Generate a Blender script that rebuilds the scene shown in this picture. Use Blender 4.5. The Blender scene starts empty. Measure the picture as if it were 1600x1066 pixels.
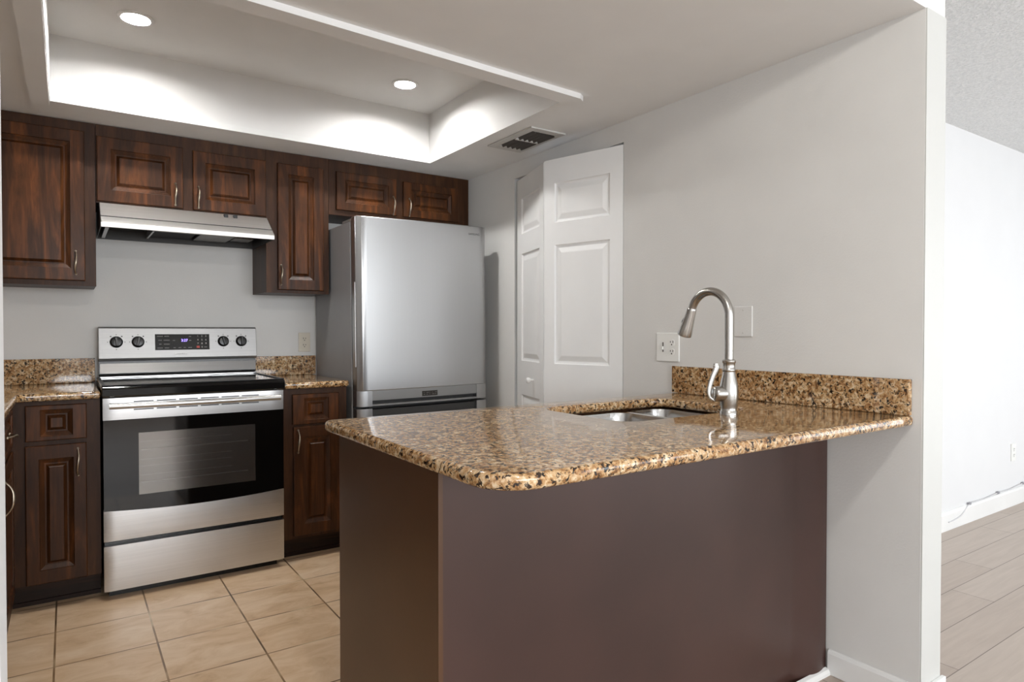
import bpy, bmesh, math, random
from mathutils import Vector, Matrix
random.seed(7)
PI = math.pi
scene = bpy.context.scene
C = scene.collection

# ------------------------------------------------------------------ camera
cam_d = bpy.data.cameras.new('camera')
cam_d.sensor_width = 36.0
cam_d.lens = 1021.4 / 1600 * 36.0
cam_d.clip_start = 0.02
cam = bpy.data.objects.new('camera', cam_d)
C.objects.link(cam)
cam.location = (-2.1557, -3.9823, 1.1746)
cam.rotation_euler = (math.radians(90 - 0.867), 0, math.radians(-34.245))
scene.camera = cam

# ------------------------------------------------------------------ world, light, exposure
scene.view_settings.view_transform = 'Standard'
scene.view_settings.look = 'None'
scene.view_settings.gamma = 1
scene.view_settings.use_curve_mapping = False
scene.view_settings.exposure = 0.0
w = bpy.data.worlds.new('world')
scene.world = w
w.use_nodes = True
w.node_tree.nodes['Background'].inputs[0].default_value = (0.75, 0.85, 1.0, 1)
w.node_tree.nodes['Background'].inputs[1].default_value = 1.2

CAN_W = 480.0        # emission of the two recessed lenses
DINING_W = 330.0     # emission of the dining ceiling lamp lens


def window_light(name, loc, rot, sx, sy, watts, col):
    d = bpy.data.lights.new(name, 'AREA')
    d.shape = 'RECTANGLE'
    d.size = sx
    d.size_y = sy
    d.energy = watts
    d.color = col
    o = bpy.data.objects.new(name, d)
    C.objects.link(o)
    o.location = loc
    o.rotation_euler = rot
    return o


# daylight coming in through the windows behind the camera
window_light('daylight_dining', (-1.4, -8.08, 1.45), (math.radians(90), 0, 0), 4.6, 1.3, 205, (0.94, 0.97, 1.0))
window_light('daylight_living', (3.35, -8.08, 1.07), (math.radians(90), 0, 0), 2.1, 2.05, 58, (0.95, 0.985, 1.0))
window_light('daylight_side', (4.70, -5.0, 1.07), (math.radians(90), 0, math.radians(90)), 2.7, 2.05, 55, (0.95, 0.985, 1.0))

# ------------------------------------------------------------------ material helpers


def mat(name):
    m = bpy.data.materials.new(name)
    m.use_nodes = True
    nt = m.node_tree
    return m, nt, nt.nodes['Principled BSDF']


def s2l(c):
    return tuple(((x / 255) / 12.92 if x / 255 <= 0.04045 else ((x / 255 + 0.055) / 1.055) ** 2.4) for x in c) + (1,)


def coords(nt, scale=(1, 1, 1)):
    tc = nt.nodes.new('ShaderNodeTexCoord')
    mp = nt.nodes.new('ShaderNodeMapping')
    mp.inputs['Scale'].default_value = scale
    nt.links.new(tc.outputs['Object'], mp.inputs['Vector'])
    return mp.outputs['Vector']


def noise(nt, vec, scale, detail=4, rough=0.5, dist=0.0):
    n = nt.nodes.new('ShaderNodeTexNoise')
    n.inputs['Scale'].default_value = scale
    n.inputs['Detail'].default_value = detail
    n.inputs['Roughness'].default_value = rough
    n.inputs['Distortion'].default_value = dist
    nt.links.new(vec, n.inputs['Vector'])
    return n.outputs['Fac']


def ramp(nt, fac, stops):
    r = nt.nodes.new('ShaderNodeValToRGB')
    cr = r.color_ramp
    while len(cr.elements) < len(stops):
        cr.elements.new(0.5)
    for e, (p, c) in zip(cr.elements, stops):
        e.position = p
        e.color = c if len(c) == 4 else tuple(c) + (1,)
    nt.links.new(fac, r.inputs['Fac'])
    return r.outputs['Color']


def mixc(nt, fac, a, b, mode='MIX'):
    m = nt.nodes.new('ShaderNodeMix')
    m.data_type = 'RGBA'
    m.blend_type = mode
    for sock, v in ((m.inputs[0], fac), (m.inputs[6], a), (m.inputs[7], b)):
        if hasattr(v, 'is_linked') or hasattr(v, 'links'):
            nt.links.new(v, sock)
        else:
            sock.default_value = v
    return m.outputs[2]


def bump(nt, bsdf, height, strength=0.2, dist=0.002):
    b = nt.nodes.new('ShaderNodeBump')
    b.inputs['Strength'].default_value = strength
    b.inputs['Distance'].default_value = dist
    nt.links.new(height, b.inputs['Height'])
    nt.links.new(b.outputs['Normal'], bsdf.inputs['Normal'])


def plain(name, col, rough=0.5, metal=0.0, nscale=0, namt=0.04, bscale=0, bstr=0.1, bdist=0.001):
    m, nt, b = mat(name)
    b.inputs['Roughness'].default_value = rough
    b.inputs['Metallic'].default_value = metal
    c = s2l(col)
    v = coords(nt)
    f = noise(nt, v, nscale or 4.64, 3)
    lo = tuple(x * (1 - namt) for x in c[:3])
    hi = tuple(min(1, x * (1 + namt)) for x in c[:3])
    nt.links.new(ramp(nt, f, [(0.3, lo), (0.7, hi)]), b.inputs['Base Color'])
    if bscale:
        bump(nt, b, noise(nt, v, bscale, 3), bstr, bdist)
    return m


def emissive(name, col, strength):
    m, nt, b = mat(name)
    b.inputs['Base Color'].default_value = s2l(col)
    b.inputs['Emission Color'].default_value = s2l(col)
    b.inputs['Emission Strength'].default_value = strength
    return m


M = {}
M['wall'] = plain('painted_wall', (220, 219, 216), 0.6, bscale=140, bstr=0.35, bdist=0.0015, namt=0.02)
M['wall_white'] = plain('white_painted_wall', (232, 232, 232), 0.6, bscale=140, bstr=0.25, bdist=0.001, namt=0.01)
M['wall_end'] = plain('wall_end_toned_down', (198, 198, 194), 0.55, bscale=140, bstr=0.2, bdist=0.001, namt=0.015)  # wall paint greyed to offset the strong light on this face
M['wall_living'] = plain('living_room_paint', (222, 222, 222), 0.6, bscale=140, bstr=0.25, bdist=0.001, namt=0.01)
M['ceiling'] = plain('painted_ceiling', (230, 229, 227), 0.6, bscale=90, bstr=0.15, bdist=0.001, namt=0.02)
M['trim'] = plain('white_trim_paint', (232, 232, 230), 0.35, namt=0.02)
M['door_white'] = plain('white_door_paint', (238, 238, 237), 0.38, namt=0.02, bscale=220, bstr=0.05)
M['plastic_white'] = plain('white_plastic', (236, 236, 232), 0.3, namt=0.01)
M['plastic_beige'] = plain('beige_plastic', (214, 206, 190), 0.35, namt=0.01)
M['slot'] = plain('dark_slot', (40, 36, 32), 0.6)
M['black'] = plain('black_enamel', (14, 13, 13), 0.25)
M['black_plastic'] = plain('black_plastic', (20, 19, 19), 0.3)
M['cavity_shade'] = plain('cavity_shade', (22, 21, 20), 0.8)  # flat black standing for the shade inside openings
M['vent_white'] = plain('vent_paint', (196, 194, 190), 0.5)
M['mark'] = plain('printed_mark', (190, 188, 184), 0.5)
M['mark_grey'] = plain('grey_mark', (110, 108, 106), 0.5)
M['mark_red'] = plain('red_mark', (170, 60, 50), 0.5)
M['logo_grey'] = plain('grey_lettering', (96, 95, 93), 0.4)
M['wire'] = plain('white_cable', (205, 204, 206), 0.5)
M['clip'] = plain('grey_cable_clip', (150, 150, 155), 0.5)
M['digits'] = emissive('clock_digits', (150, 130, 255), 4.0)


def popcorn():
    m, nt, b = mat('popcorn_ceiling')
    b.inputs['Roughness'].default_value = 0.9
    v = coords(nt)
    f = noise(nt, v, 95, 5, 0.6)
    nt.links.new(ramp(nt, f, [(0.3, s2l((216, 217, 217))), (0.65, s2l((242, 242, 241)))]), b.inputs['Base Color'])
    bump(nt, b, f, 1.0, 0.012)
    return m


M['popcorn'] = popcorn()


def wood(name, dark, mid, light, rough=0.32, axis='z'):
    m, nt, b = mat(name)
    b.inputs['Roughness'].default_value = rough
    b.inputs['Specular IOR Level'].default_value = 0.22
    sc = {'z': (9, 9, 0.9), 'x': (0.9, 9, 9), 'y': (9, 0.9, 9)}[axis]
    v = coords(nt, sc)
    f1 = noise(nt, v, 1.6, 6, 0.62, 1.4)
    v2 = coords(nt, tuple(x * 9 for x in sc))
    f2 = noise(nt, v2, 1.5, 3, 0.5, 0.3)
    c1 = ramp(nt, f1, [(0.28, s2l(dark)), (0.5, s2l(mid)), (0.74, s2l(light))])
    c2 = ramp(nt, f2, [(0.3, (0.72, 0.7, 0.68, 1)), (0.65, (1, 1, 1, 1))])
    nt.links.new(mixc(nt, 1.0, c1, c2, 'MULTIPLY'), b.inputs['Base Color'])
    bump(nt, b, f2, 0.06, 0.0006)
    return m


M['wood'] = wood('dark_cherry_wood', (38, 21, 10), (68, 39, 19), (114, 66, 30), 0.36)
M['wood_frame'] = wood('dark_frame_wood', (46, 26, 13), (64, 38, 20), (84, 53, 28), 0.42)
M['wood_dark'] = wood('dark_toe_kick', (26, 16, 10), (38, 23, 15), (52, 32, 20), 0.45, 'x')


def panel_mat(name, a, c, rough):
    m, nt, b = mat(name)
    b.inputs['Roughness'].default_value = rough
    v = coords(nt)
    f = noise(nt, v, 2.2, 3, 0.5)
    nt.links.new(ramp(nt, f, [(0.35, s2l(a)), (0.65, s2l(c))]), b.inputs['Base Color'])
    bump(nt, b, noise(nt, v, 60, 2), 0.12, 0.0008)
    return m


M['panel'] = panel_mat('dark_brown_panel', (56, 38, 33), (66, 45, 39), 0.33)
M['panel_side'] = panel_mat('light_tinted_end_panel', (70, 46, 27), (82, 54, 32), 0.36)  # panel brown with the tint of the light put into it


def steel(name, col, rough, axis='x', streak=0.06):
    m, nt, b = mat(name)
    b.inputs['Metallic'].default_value = 1.0
    sc = {'x': (2, 400, 400), 'z': (400, 400, 2), 'o': (60, 60, 60)}[axis]
    v = coords(nt, sc)
    f = noise(nt, v, 1.0, 3)
    c = s2l(col)[:3]
    nt.links.new(ramp(nt, f, [(0.3, tuple(x * (1 - streak) for x in c)), (0.7, tuple(min(1, x * (1 + streak)) for x in c))]), b.inputs['Base Color'])
    mr = nt.nodes.new('ShaderNodeMapRange')
    mr.inputs['To Min'].default_value = rough * 0.85
    mr.inputs['To Max'].default_value = rough * 1.15
    nt.links.new(f, mr.inputs['Value'])
    nt.links.new(mr.outputs['Result'], b.inputs['Roughness'])
    return m


M['steel'] = steel('brushed_stainless', (198, 197, 196), 0.31, 'x')
M['steel_console'] = steel('console_stainless', (150, 149, 148), 0.4, 'x')
M['steel_hood'] = steel('hood_stainless', (226, 224, 221), 0.5, 'x')
M['steel_dark'] = steel('dark_steel', (120, 119, 118), 0.3, 'x')
M['steel_sink'] = steel('sink_steel', (190, 189, 187), 0.24, 'x')
M['nickel'] = plain('brushed_nickel', (182, 179, 174), 0.27, 1.0, namt=0.01)
M['pull_metal'] = steel('antique_nickel', (176, 164, 146), 0.3, 'o', 0.05)
M['fridge'] = steel('silver_fridge_coating', (182, 183, 184), 0.36, 'z', 0.015)
M['fridge_side'] = plain('grey_fridge_side', (146, 146, 147), 0.42, 0.1, bscale=300, bstr=0.06)
M['fridge_strip'] = plain('grey_fridge_strip', (150, 151, 151), 0.35, 0.5)
M['hood_inner'] = plain('dark_hood_inside', (62, 60, 58), 0.45, 0.3)
M['louvre'] = plain('shade_toned_louvre', (84, 81, 77), 0.6)  # shade between the slats put into their colour
M['gasket'] = plain('dark_grey_gasket', (58, 58, 58), 0.5)
M['filter'] = steel('hood_filter_mesh', (120, 116, 112), 0.4, 'o', 0.4)


def glassy(name, col, rough, spec=0.5):
    m, nt, b = mat(name)
    b.inputs['Base Color'].default_value = s2l(col)
    b.inputs['Roughness'].default_value = rough
    b.inputs['Specular IOR Level'].default_value = spec
    return m


M['black_glass'] = glassy('black_glass', (9, 9, 9), 0.05)
M['cooktop_glass'] = glassy('cooktop_glass', (12, 12, 12), 0.07)


def oven_window():
    m, nt, b = mat('oven_window_glass')
    b.inputs['Base Color'].default_value = s2l((150, 147, 143))
    b.inputs['Metallic'].default_value = 0.9
    b.inputs['Roughness'].default_value = 0.14
    b.inputs['Alpha'].default_value = 0.62
    return m


M['oven_window'] = oven_window()
M['oven_inside'] = plain('oven_enamel', (70, 67, 64), 0.4)


def clear_glass():
    m, nt, b = mat('window_glass')
    b.inputs['Base Color'].default_value = (1, 1, 1, 1)
    b.inputs['Roughness'].default_value = 0.0
    b.inputs['Transmission Weight'].default_value = 1.0
    b.inputs['Alpha'].default_value = 0.25
    return m


M['pane'] = clear_glass()


def granite(name, gain=1.0):
    m, nt, b = mat(name)
    b.inputs['Roughness'].default_value = 0.07
    b.inputs['Specular IOR Level'].default_value = 0.6
    v = coords(nt)
    f1 = noise(nt, v, 66, 5, 0.62, 0.7)
    f2 = noise(nt, v, 92, 4, 0.6, 0.5)
    f3 = noise(nt, v, 9, 3, 0.55)
    f4 = noise(nt, v, 80, 3, 0.55, 1.0)
    base = ramp(nt, f1, [(0.32, s2l((70, 47, 30))), (0.42, s2l((146, 105, 64))), (0.52, s2l((190, 156, 112))), (0.66, s2l((226, 207, 176)))])
    rust = mixc(nt, 0.35, base, s2l((160, 116, 74)))
    c = mixc(nt, ramp(nt, f3, [(0.4, (0, 0, 0)), (0.62, (1, 1, 1))]), base, rust)
    dk = ramp(nt, f2, [(0.55, (0, 0, 0)), (0.61, (1, 1, 1))])
    c = mixc(nt, dk, c, s2l((44, 32, 24)))
    bl = ramp(nt, f4, [(0.60, (0, 0, 0)), (0.64, (1, 1, 1))])
    c = mixc(nt, bl, c, s2l((22, 19, 17)))
    nt.links.new(c, b.inputs['Base Color'])
    return m


M['granite'] = granite('golden_brown_granite')


def tiles():
    m, nt, b = mat('beige_floor_tiles')
    tc = nt.nodes.new('ShaderNodeTexCoord')
    mp = nt.nodes.new('ShaderNodeMapping')
    mp.inputs['Location'].default_value = (2.2028 + 0.3198 * 20, 0.8894 + 0.3198 * 20, 0)
    nt.links.new(tc.outputs['Object'], mp.inputs['Vector'])
    br = nt.nodes.new('ShaderNodeTexBrick')
    br.offset = 0.0
    br.squash = 1.0
    br.inputs['Scale'].default_value = 1.0
    br.inputs['Brick Width'].default_value = 0.3198
    br.inputs['Row Height'].default_value = 0.3198
    br.inputs['Mortar Size'].default_value = 0.0036
    br.inputs['Mortar Smooth'].default_value = 0.2
    br.inputs['Color1'].default_value = (0, 0, 0, 1)
    br.inputs['Color2'].default_value = (1, 1, 1, 1)
    br.inputs['Mortar'].default_value = (0.5, 0.5, 0.5, 1)
    nt.links.new(mp.outputs['Vector'], br.inputs['Vector'])
    mp2 = nt.nodes.new('ShaderNodeMapping')
    mp2.inputs['Scale'].default_value = (2.2, 4.64, 1)
    mp2.inputs['Rotation'].default_value = (0, 0, 0.25)
    nt.links.new(tc.outputs['Object'], mp2.inputs['Vector'])
    add = nt.nodes.new('ShaderNodeVectorMath')
    add.operation = 'MULTIPLY_ADD'
    add.inputs[1].default_value = (3.1, 1.7, 2.3)
    nt.links.new(br.outputs['Color'], add.inputs[0])
    nt.links.new(mp2.outputs['Vector'], add.inputs[2])
    f = noise(nt, add.outputs['Vector'], 2.2, 8, 0.66, 0.8)
    col = ramp(nt, f, [(0.25, s2l((180, 144, 108))), (0.42, s2l((206, 174, 138))), (0.58, s2l((218, 190, 158))), (0.8, s2l((228, 206, 180)))])
    f5 = noise(nt, tc.outputs['Object'], 4, 2)
    grout = ramp(nt, f5, [(0.4, s2l((92, 68, 44))), (0.56, s2l((150, 118, 84))), (0.68, s2l((206, 184, 150)))])
    nt.links.new(mixc(nt, br.outputs['Fac'], col, grout), b.inputs['Base Color'])
    b.inputs['Roughness'].default_value = 0.38
    inv = nt.nodes.new('ShaderNodeMath')
    inv.operation = 'SUBTRACT'
    inv.inputs[0].default_value = 1.0
    nt.links.new(br.outputs['Fac'], inv.inputs[1])
    bump(nt, b, inv.outputs[0], 0.5, 0.002)
    return m


M['tiles'] = tiles()


def planks():
    m, nt, b = mat('greige_wood_planks')
    tc = nt.nodes.new('ShaderNodeTexCoord')
    mp = nt.nodes.new('ShaderNodeMapping')
    mp.inputs['Location'].default_value = (20.35, 20.0 - 0.01, 0)
    nt.links.new(tc.outputs['Object'], mp.inputs['Vector'])
    br = nt.nodes.new('ShaderNodeTexBrick')
    br.offset = 0.37
    br.inputs['Scale'].default_value = 1.0
    br.inputs['Brick Width'].default_value = 1.22
    br.inputs['Row Height'].default_value = 0.165
    br.inputs['Mortar Size'].default_value = 0.0016
    br.inputs['Mortar Smooth'].default_value = 0.1
    br.inputs['Color1'].default_value = s2l((176, 160, 147))
    br.inputs['Color2'].default_value = s2l((190, 176, 164))
    br.inputs['Mortar'].default_value = s2l((112, 98, 88))
    nt.links.new(mp.outputs['Vector'], br.inputs['Vector'])
    f = noise(nt, coords(nt, (1.2, 14, 1)), 2.5, 5, 0.6, 0.6)
    g = ramp(nt, f, [(0.3, (0.86, 0.85, 0.84, 1)), (0.7, (1, 1, 1, 1))])
    nt.links.new(mixc(nt, 1.0, br.outputs['Color'], g, 'MULTIPLY'), b.inputs['Base Color'])
    b.inputs['Roughness'].default_value = 0.42
    return m


M['planks'] = planks()

# ------------------------------------------------------------------ mesh helpers


def box(bm, x0, x1, y0, y1, z0, z1):
    vs = [bm.verts.new(v) for v in ((x0, y0, z0), (x1, y0, z0), (x1, y1, z0), (x0, y1, z0), (x0, y0, z1), (x1, y0, z1), (x1, y1, z1), (x0, y1, z1))]
    for f in ((0, 3, 2, 1), (4, 5, 6, 7), (0, 1, 5, 4), (1, 2, 6, 5), (2, 3, 7, 6), (3, 0, 4, 7)):
        bm.faces.new([vs[i] for i in f])
    return vs


def B(*boxes):
    bm = bmesh.new()
    for b in boxes:
        box(bm, *b)
    return bm


def prism(bm, pts, axis, a, b):
    """extrude a closed 2D outline along an axis from a to b. axis x: pts=(y,z); y: (x,z); z: (x,y)"""
    def P(p, t):
        return {'x': (t, p[0], p[1]), 'y': (p[0], t, p[1]), 'z': (p[0], p[1], t)}[axis]
    lo = [bm.verts.new(P(p, a)) for p in pts]
    hi = [bm.verts.new(P(p, b)) for p in pts]
    n = len(pts)
    bm.faces.new(lo)
    bm.faces.new(list(reversed(hi)))
    for i in range(n):
        bm.faces.new([lo[i], hi[i], hi[(i + 1) % n], lo[(i + 1) % n]])
    bmesh.ops.recalc_face_normals(bm, faces=bm.faces[:])
    return bm


def loops_mesh(bm, loops, cap0=True, cap1=True, closed=True):
    rows = [[bm.verts.new(p) for p in L] for L in loops]
    n = len(rows[0])
    for r0, r1 in zip(rows, rows[1:]):
        for i in range(n if closed else n - 1):
            bm.faces.new([r0[i], r0[(i + 1) % n], r1[(i + 1) % n], r1[i]])
    if cap0:
        bm.faces.new(list(reversed(rows[0])))
    if cap1:
        bm.faces.new(rows[-1])
    return rows


def lathe(bm, prof, center=(0, 0, 0), axis='z', seg=32, cap0=True, cap1=True):
    """prof: list of (r, h)"""
    c = Vector(center)
    loops = []
    for r, h in prof:
        L = []
        for i in range(seg):
            a = 2 * PI * i / seg
            u, v = r * math.cos(a), r * math.sin(a)
            d = {'z': (u, v, h), 'x': (h, u, v), 'y': (v, h, u)}[axis]
            L.append(c + Vector(d))
        loops.append(L)
    loops_mesh(bm, loops, cap0, cap1)
    return bm


def sweep(bm, path, radii, seg=14, squash=None, cap=True):
    path = [Vector(p) for p in path]
    if not hasattr(radii, '__len__'):
        radii = [radii] * len(path)
    loops = []
    t0 = (path[1] - path[0]).normalized()
    up = Vector((0, 0, 1)) if abs(t0.z) < 0.9 else Vector((1, 0, 0))
    n = (up - t0 * up.dot(t0)).normalized()
    for i, p in enumerate(path):
        t = (path[min(i + 1, len(path) - 1)] - path[max(i - 1, 0)]).normalized()
        n = (n - t * n.dot(t)).normalized()
        b = t.cross(n)
        L = []
        for k in range(seg):
            a = 2 * PI * k / seg
            sq = squash if squash else (1, 1)
            L.append(p + n * (math.cos(a) * radii[i] * sq[0]) + b * (math.sin(a) * radii[i] * sq[1]))
        loops.append(L)
    loops_mesh(bm, loops, cap, cap)
    return bm


def spline(pts, n=40):
    """Catmull-Rom through the points"""
    P = [Vector(p) for p in pts]
    P = [2 * P[0] - P[1]] + P + [2 * P[-1] - P[-2]]
    out = []
    m = len(P) - 3
    for k in range(n + 1):
        t = k / n * m
        i = min(int(t), m - 1)
        u = t - i
        a, b, c, d = P[i:i + 4]
        out.append(0.5 * ((2 * b) + (c - a) * u + (2 * a - 5 * b + 4 * c - d) * u * u + (3 * b - a - 3 * c + d) * u ** 3))
    return out


def obj(name, bm, material, parent=None, smooth=False, bevel=0.0, seg=2, angle=40):
    """link bm as ONE mesh object; under a parent the mesh is stored in the parent's space"""
    bmesh.ops.recalc_face_normals(bm, faces=bm.faces[:])
    me = bpy.data.meshes.new(name)
    if parent is not None:
        off = Vector((0, 0, 0))
        q = parent
        while q is not None:
            off += q.location
            q = q.parent
        bmesh.ops.translate(bm, verts=bm.verts[:], vec=-off)
    bm.to_mesh(me)
    bm.free()
    o = bpy.data.objects.new(name, me)
    C.objects.link(o)
    o.data.materials.append(material)
    if parent is not None:
        o.parent = parent
    if smooth:
        me.shade_smooth()
        me.set_sharp_from_angle(angle=math.radians(angle))
    if bevel:
        md = o.modifiers.new('bevel', 'BEVEL')
        md.width = bevel
        md.segments = seg
        md.limit_method = 'ANGLE'
        md.angle_limit = math.radians(35)
    return o


def thing(name, label, cat, loc=(0, 0, 0), group=None):
    o = bpy.data.objects.new(name, None)
    C.objects.link(o)
    o.empty_display_size = 0.1
    o.location = loc
    o['label'] = label
    o['category'] = cat
    if group:
        o['group'] = group
    return o


def tag(o, label, cat, group=None):
    o['label'] = label
    o['category'] = cat
    if group:
        o['group'] = group
    return o


def struct(o):
    o['kind'] = 'structure'
    return o


def outline_slab(name, outer, holes, z0, z1, bev, material, parent=None):
    """2D outline with holes, extruded with rounded edges (built as a filled curve, stored as a mesh)"""
    cu = bpy.data.curves.new(name + '_outline', 'CURVE')
    cu.dimensions = '2D'
    cu.fill_mode = 'BOTH'
    cu.extrude = (z1 - z0) / 2 - bev
    cu.bevel_depth = bev
    cu.bevel_resolution = 4
    cu.offset = -bev
    for k, L in enumerate([outer] + holes):
        sp = cu.splines.new('POLY')
        sp.points.add(len(L) - 1)
        for q, p in zip(sp.points, L):
            q.co = (p[0], p[1], 0, 1)
        sp.use_cyclic_u = True
    tmp = bpy.data.objects.new('tmp', cu)
    C.objects.link(tmp)
    dg = bpy.context.evaluated_depsgraph_get()
    me = bpy.data.meshes.new_from_object(tmp.evaluated_get(dg))
    bpy.data.objects.remove(tmp)
    bm = bmesh.new()
    bm.from_mesh(me)
    bpy.data.meshes.remove(me)
    bmesh.ops.remove_doubles(bm, verts=bm.verts[:], dist=0.00005)
    bmesh.ops.translate(bm, verts=bm.verts[:], vec=(0, 0, (z0 + z1) / 2))
    return obj(name, bm, material, parent, smooth=True, angle=50)


def lettering(name, text, size, material, parent, origin, xdir=(1, 0, 0), updir=(0, 0, 1), depth=0.0006, align='CENTER'):
    """text as a thin mesh standing on a face; xdir = reading direction, updir = up"""
    cu = bpy.data.curves.new(name, 'FONT')
    cu.body = text
    cu.size = size
    cu.extrude = depth / 2
    cu.align_x = align
    cu.align_y = 'CENTER'
    tmp = bpy.data.objects.new('tmp', cu)
    C.objects.link(tmp)
    dg = bpy.context.evaluated_depsgraph_get()
    me = bpy.data.meshes.new_from_object(tmp.evaluated_get(dg))
    bpy.data.objects.remove(tmp)
    bm = bmesh.new()
    bm.from_mesh(me)
    bpy.data.meshes.remove(me)
    x = Vector(xdir).normalized()
    u = Vector(updir).normalized()
    nrm = x.cross(u)
    R = Matrix((x, u, nrm)).transposed().to_4x4()
    bmesh.ops.transform(bm, verts=bm.verts[:], matrix=Matrix.Translation(Vector(origin)) @ R)
    return obj(name, bm, material, parent)


def round_poly(pts, radii, n=8):
    """round each corner of a closed polygon"""
    out = []
    m = len(pts)
    for i in range(m):
        p = Vector(pts[i])
        a = (Vector(pts[i - 1]) - p)
        b = (Vector(pts[(i + 1) % m]) - p)
        r = radii[i]
        if r <= 0:
            out.append((p.x, p.y))
            continue
        a.normalize()
        b.normalize()
        ang = math.acos(max(-1, min(1, a.dot(b))))
        d = r / math.tan(ang / 2)
        c = p + (a + b).normalized() * (r / math.sin(ang / 2))
        s, e = p + a * d - c, p + b * d - c
        a0 = math.atan2(s.y, s.x)
        a1 = math.atan2(e.y, e.x)
        da = (a1 - a0 + PI) % (2 * PI) - PI
        for k in range(n + 1):
            t = a0 + da * k / n
            out.append((c.x + r * math.cos(t), c.y + r * math.sin(t)))
    return out


def wall_x(bm, y, th, x0, x1, z0, z1):
    box(bm, x0, x1, y, y + th, z0, z1)


# ------------------------------------------------------------------ large structure
HC = 2.153      # dropped kitchen ceiling
HL = 2.385      # dining / living ceiling
TR = 2.44       # top of the ceiling tray
XW = 0.128      # thickness of the kitchen side wall
YF = -3.04      # where the kitchen ends
LX = -2.98      # kitchen left wall

o = struct(obj('floor', B((LX - .12, XW, -2.74, .12, -0.12, 0)), M['tiles']))
bm = B((-4.6, 4.64, -8.2, -2.74, -0.12, -0.0005), (XW, 4.64, -2.74, -2.1, -0.12, -0.0005))
struct(obj('floor.001', bm, M['planks']))
struct(obj('wall_back', B((LX - .12, .9, 0, .12, 0, 2.5)), M['wall']))
struct(obj('wall_left', B((LX - .12, LX, YF, 0, 0, 2.5), (-4.6, -2.222, YF, YF + .1, 0, 2.5)), M['wall_white']))

# kitchen side wall with the closet opening
OY0, OY1, OZ = -1.742, -0.842, 2.058
bm = B((0, XW, YF, OY0, 0, 2.5), (0, XW, OY1, 0, 0, 2.5), (0, XW, OY0, OY1, OZ, 2.5))
struct(obj('wall_right', bm, M['wall']))
# end of the side wall, its colour greyed to cut the glare there
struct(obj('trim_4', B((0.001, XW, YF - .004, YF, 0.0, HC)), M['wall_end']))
# closet behind the folding door
struct(obj('wall_closet', B((.75, .85, -2.1, 0, 0, 2.4), (XW, .85, -2.1, -2.0, 0, 2.4), (XW, .75, -2.0, 0, 2.3, 2.4)), M['wall']))
# living room wall beyond
struct(obj('wall_living', B((XW, 4.76, -2.247, -2.14, 0, 2.6)), M['wall_living']))
WZ1 = 2.12
struct(obj('wall_side', B((4.64, 4.76, -8.12, -6.4, 0, 2.6), (4.64, 4.76, -3.6, -2.1, 0, 2.6), (4.64, 4.76, -6.4, -3.6, WZ1, 2.6)), M['wall_living']))
struct(obj('wall_dining', B((-4.72, -4.6, -8.2, YF, 0, 2.6)), M['wall_white']))
# wall behind the camera with a window and a sliding glass door; another glass door in the living room side wall
bm = B((-4.6, -3.75, -8.12, -8.0, 0, 2.6), (.95, 2.25, -8.12, -8.0, 0, 2.6), (4.45, 4.64, -8.12, -8.0, 0, 2.6),
       (-3.75, .95, -8.12, -8.0, 0, .78), (-3.75, .95, -8.12, -8.0, WZ1, 2.6), (2.25, 4.45, -8.12, -8.0, WZ1, 2.6))
struct(obj('wall_front', bm, M['wall_white']))
for nm, a, b, z0 in (('window_1', -3.75, .95, .78), ('door_2', 2.25, 4.45, .002)):
    mid = (a + b) / 2
    bm = B((a, a + .05, -8.06, -8.0, z0, WZ1), (b - .05, b, -8.06, -8.0, z0, WZ1), (a, b, -8.06, -8.0, z0, z0 + .04), (a, b, -8.06, -8.0, WZ1 - .05, WZ1), (mid - .03, mid + .03, -8.06, -8.0, z0, WZ1))
    struct(obj(nm, bm, M['trim']))
bm = B((4.64, 4.69, -6.4, -6.35, .002, WZ1), (4.64, 4.69, -3.65, -3.6, .002, WZ1), (4.64, 4.69, -6.4, -3.6, .002, .04), (4.64, 4.69, -6.4, -3.6, WZ1 - .05, WZ1), (4.64, 4.69, -5.03, -4.97, .002, WZ1))
struct(obj('door_3', bm, M['trim']))
struct(obj('ceiling.001', B((-4.72, 4.76, -8.2, YF, HL, HL + .1), (XW, 4.76, YF, -2.1, HL, HL + .1)), M['popcorn']))

# dropped ceiling with the lighting tray
T = [(-2.207, -0.562), (-0.398, -0.542), (-0.408, -1.815), (-2.207, -1.935)]
bm = bmesh.new()
ZT = 2.52
prism(bm, [(LX, 0), (0, 0), T[1], T[0]], 'z', HC, ZT)
prism(bm, [(0, 0), (0, YF), T[2], T[1]], 'z', HC, ZT)
prism(bm, [(0, YF), (LX, YF), T[3], T[2]], 'z', HC, ZT)
prism(bm, [(LX, YF), (LX, 0), T[0], T[3]], 'z', HC, ZT)
struct(obj('ceiling', bm, M['ceiling']))
CANS = [(-1.915, -0.928), (-0.715, -0.894)]
holes = [[(cx + .056 * math.cos(-2 * PI * i / 40), cy + .056 * math.sin(-2 * PI * i / 40)) for i in range(40)] for cx, cy in CANS]


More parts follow.
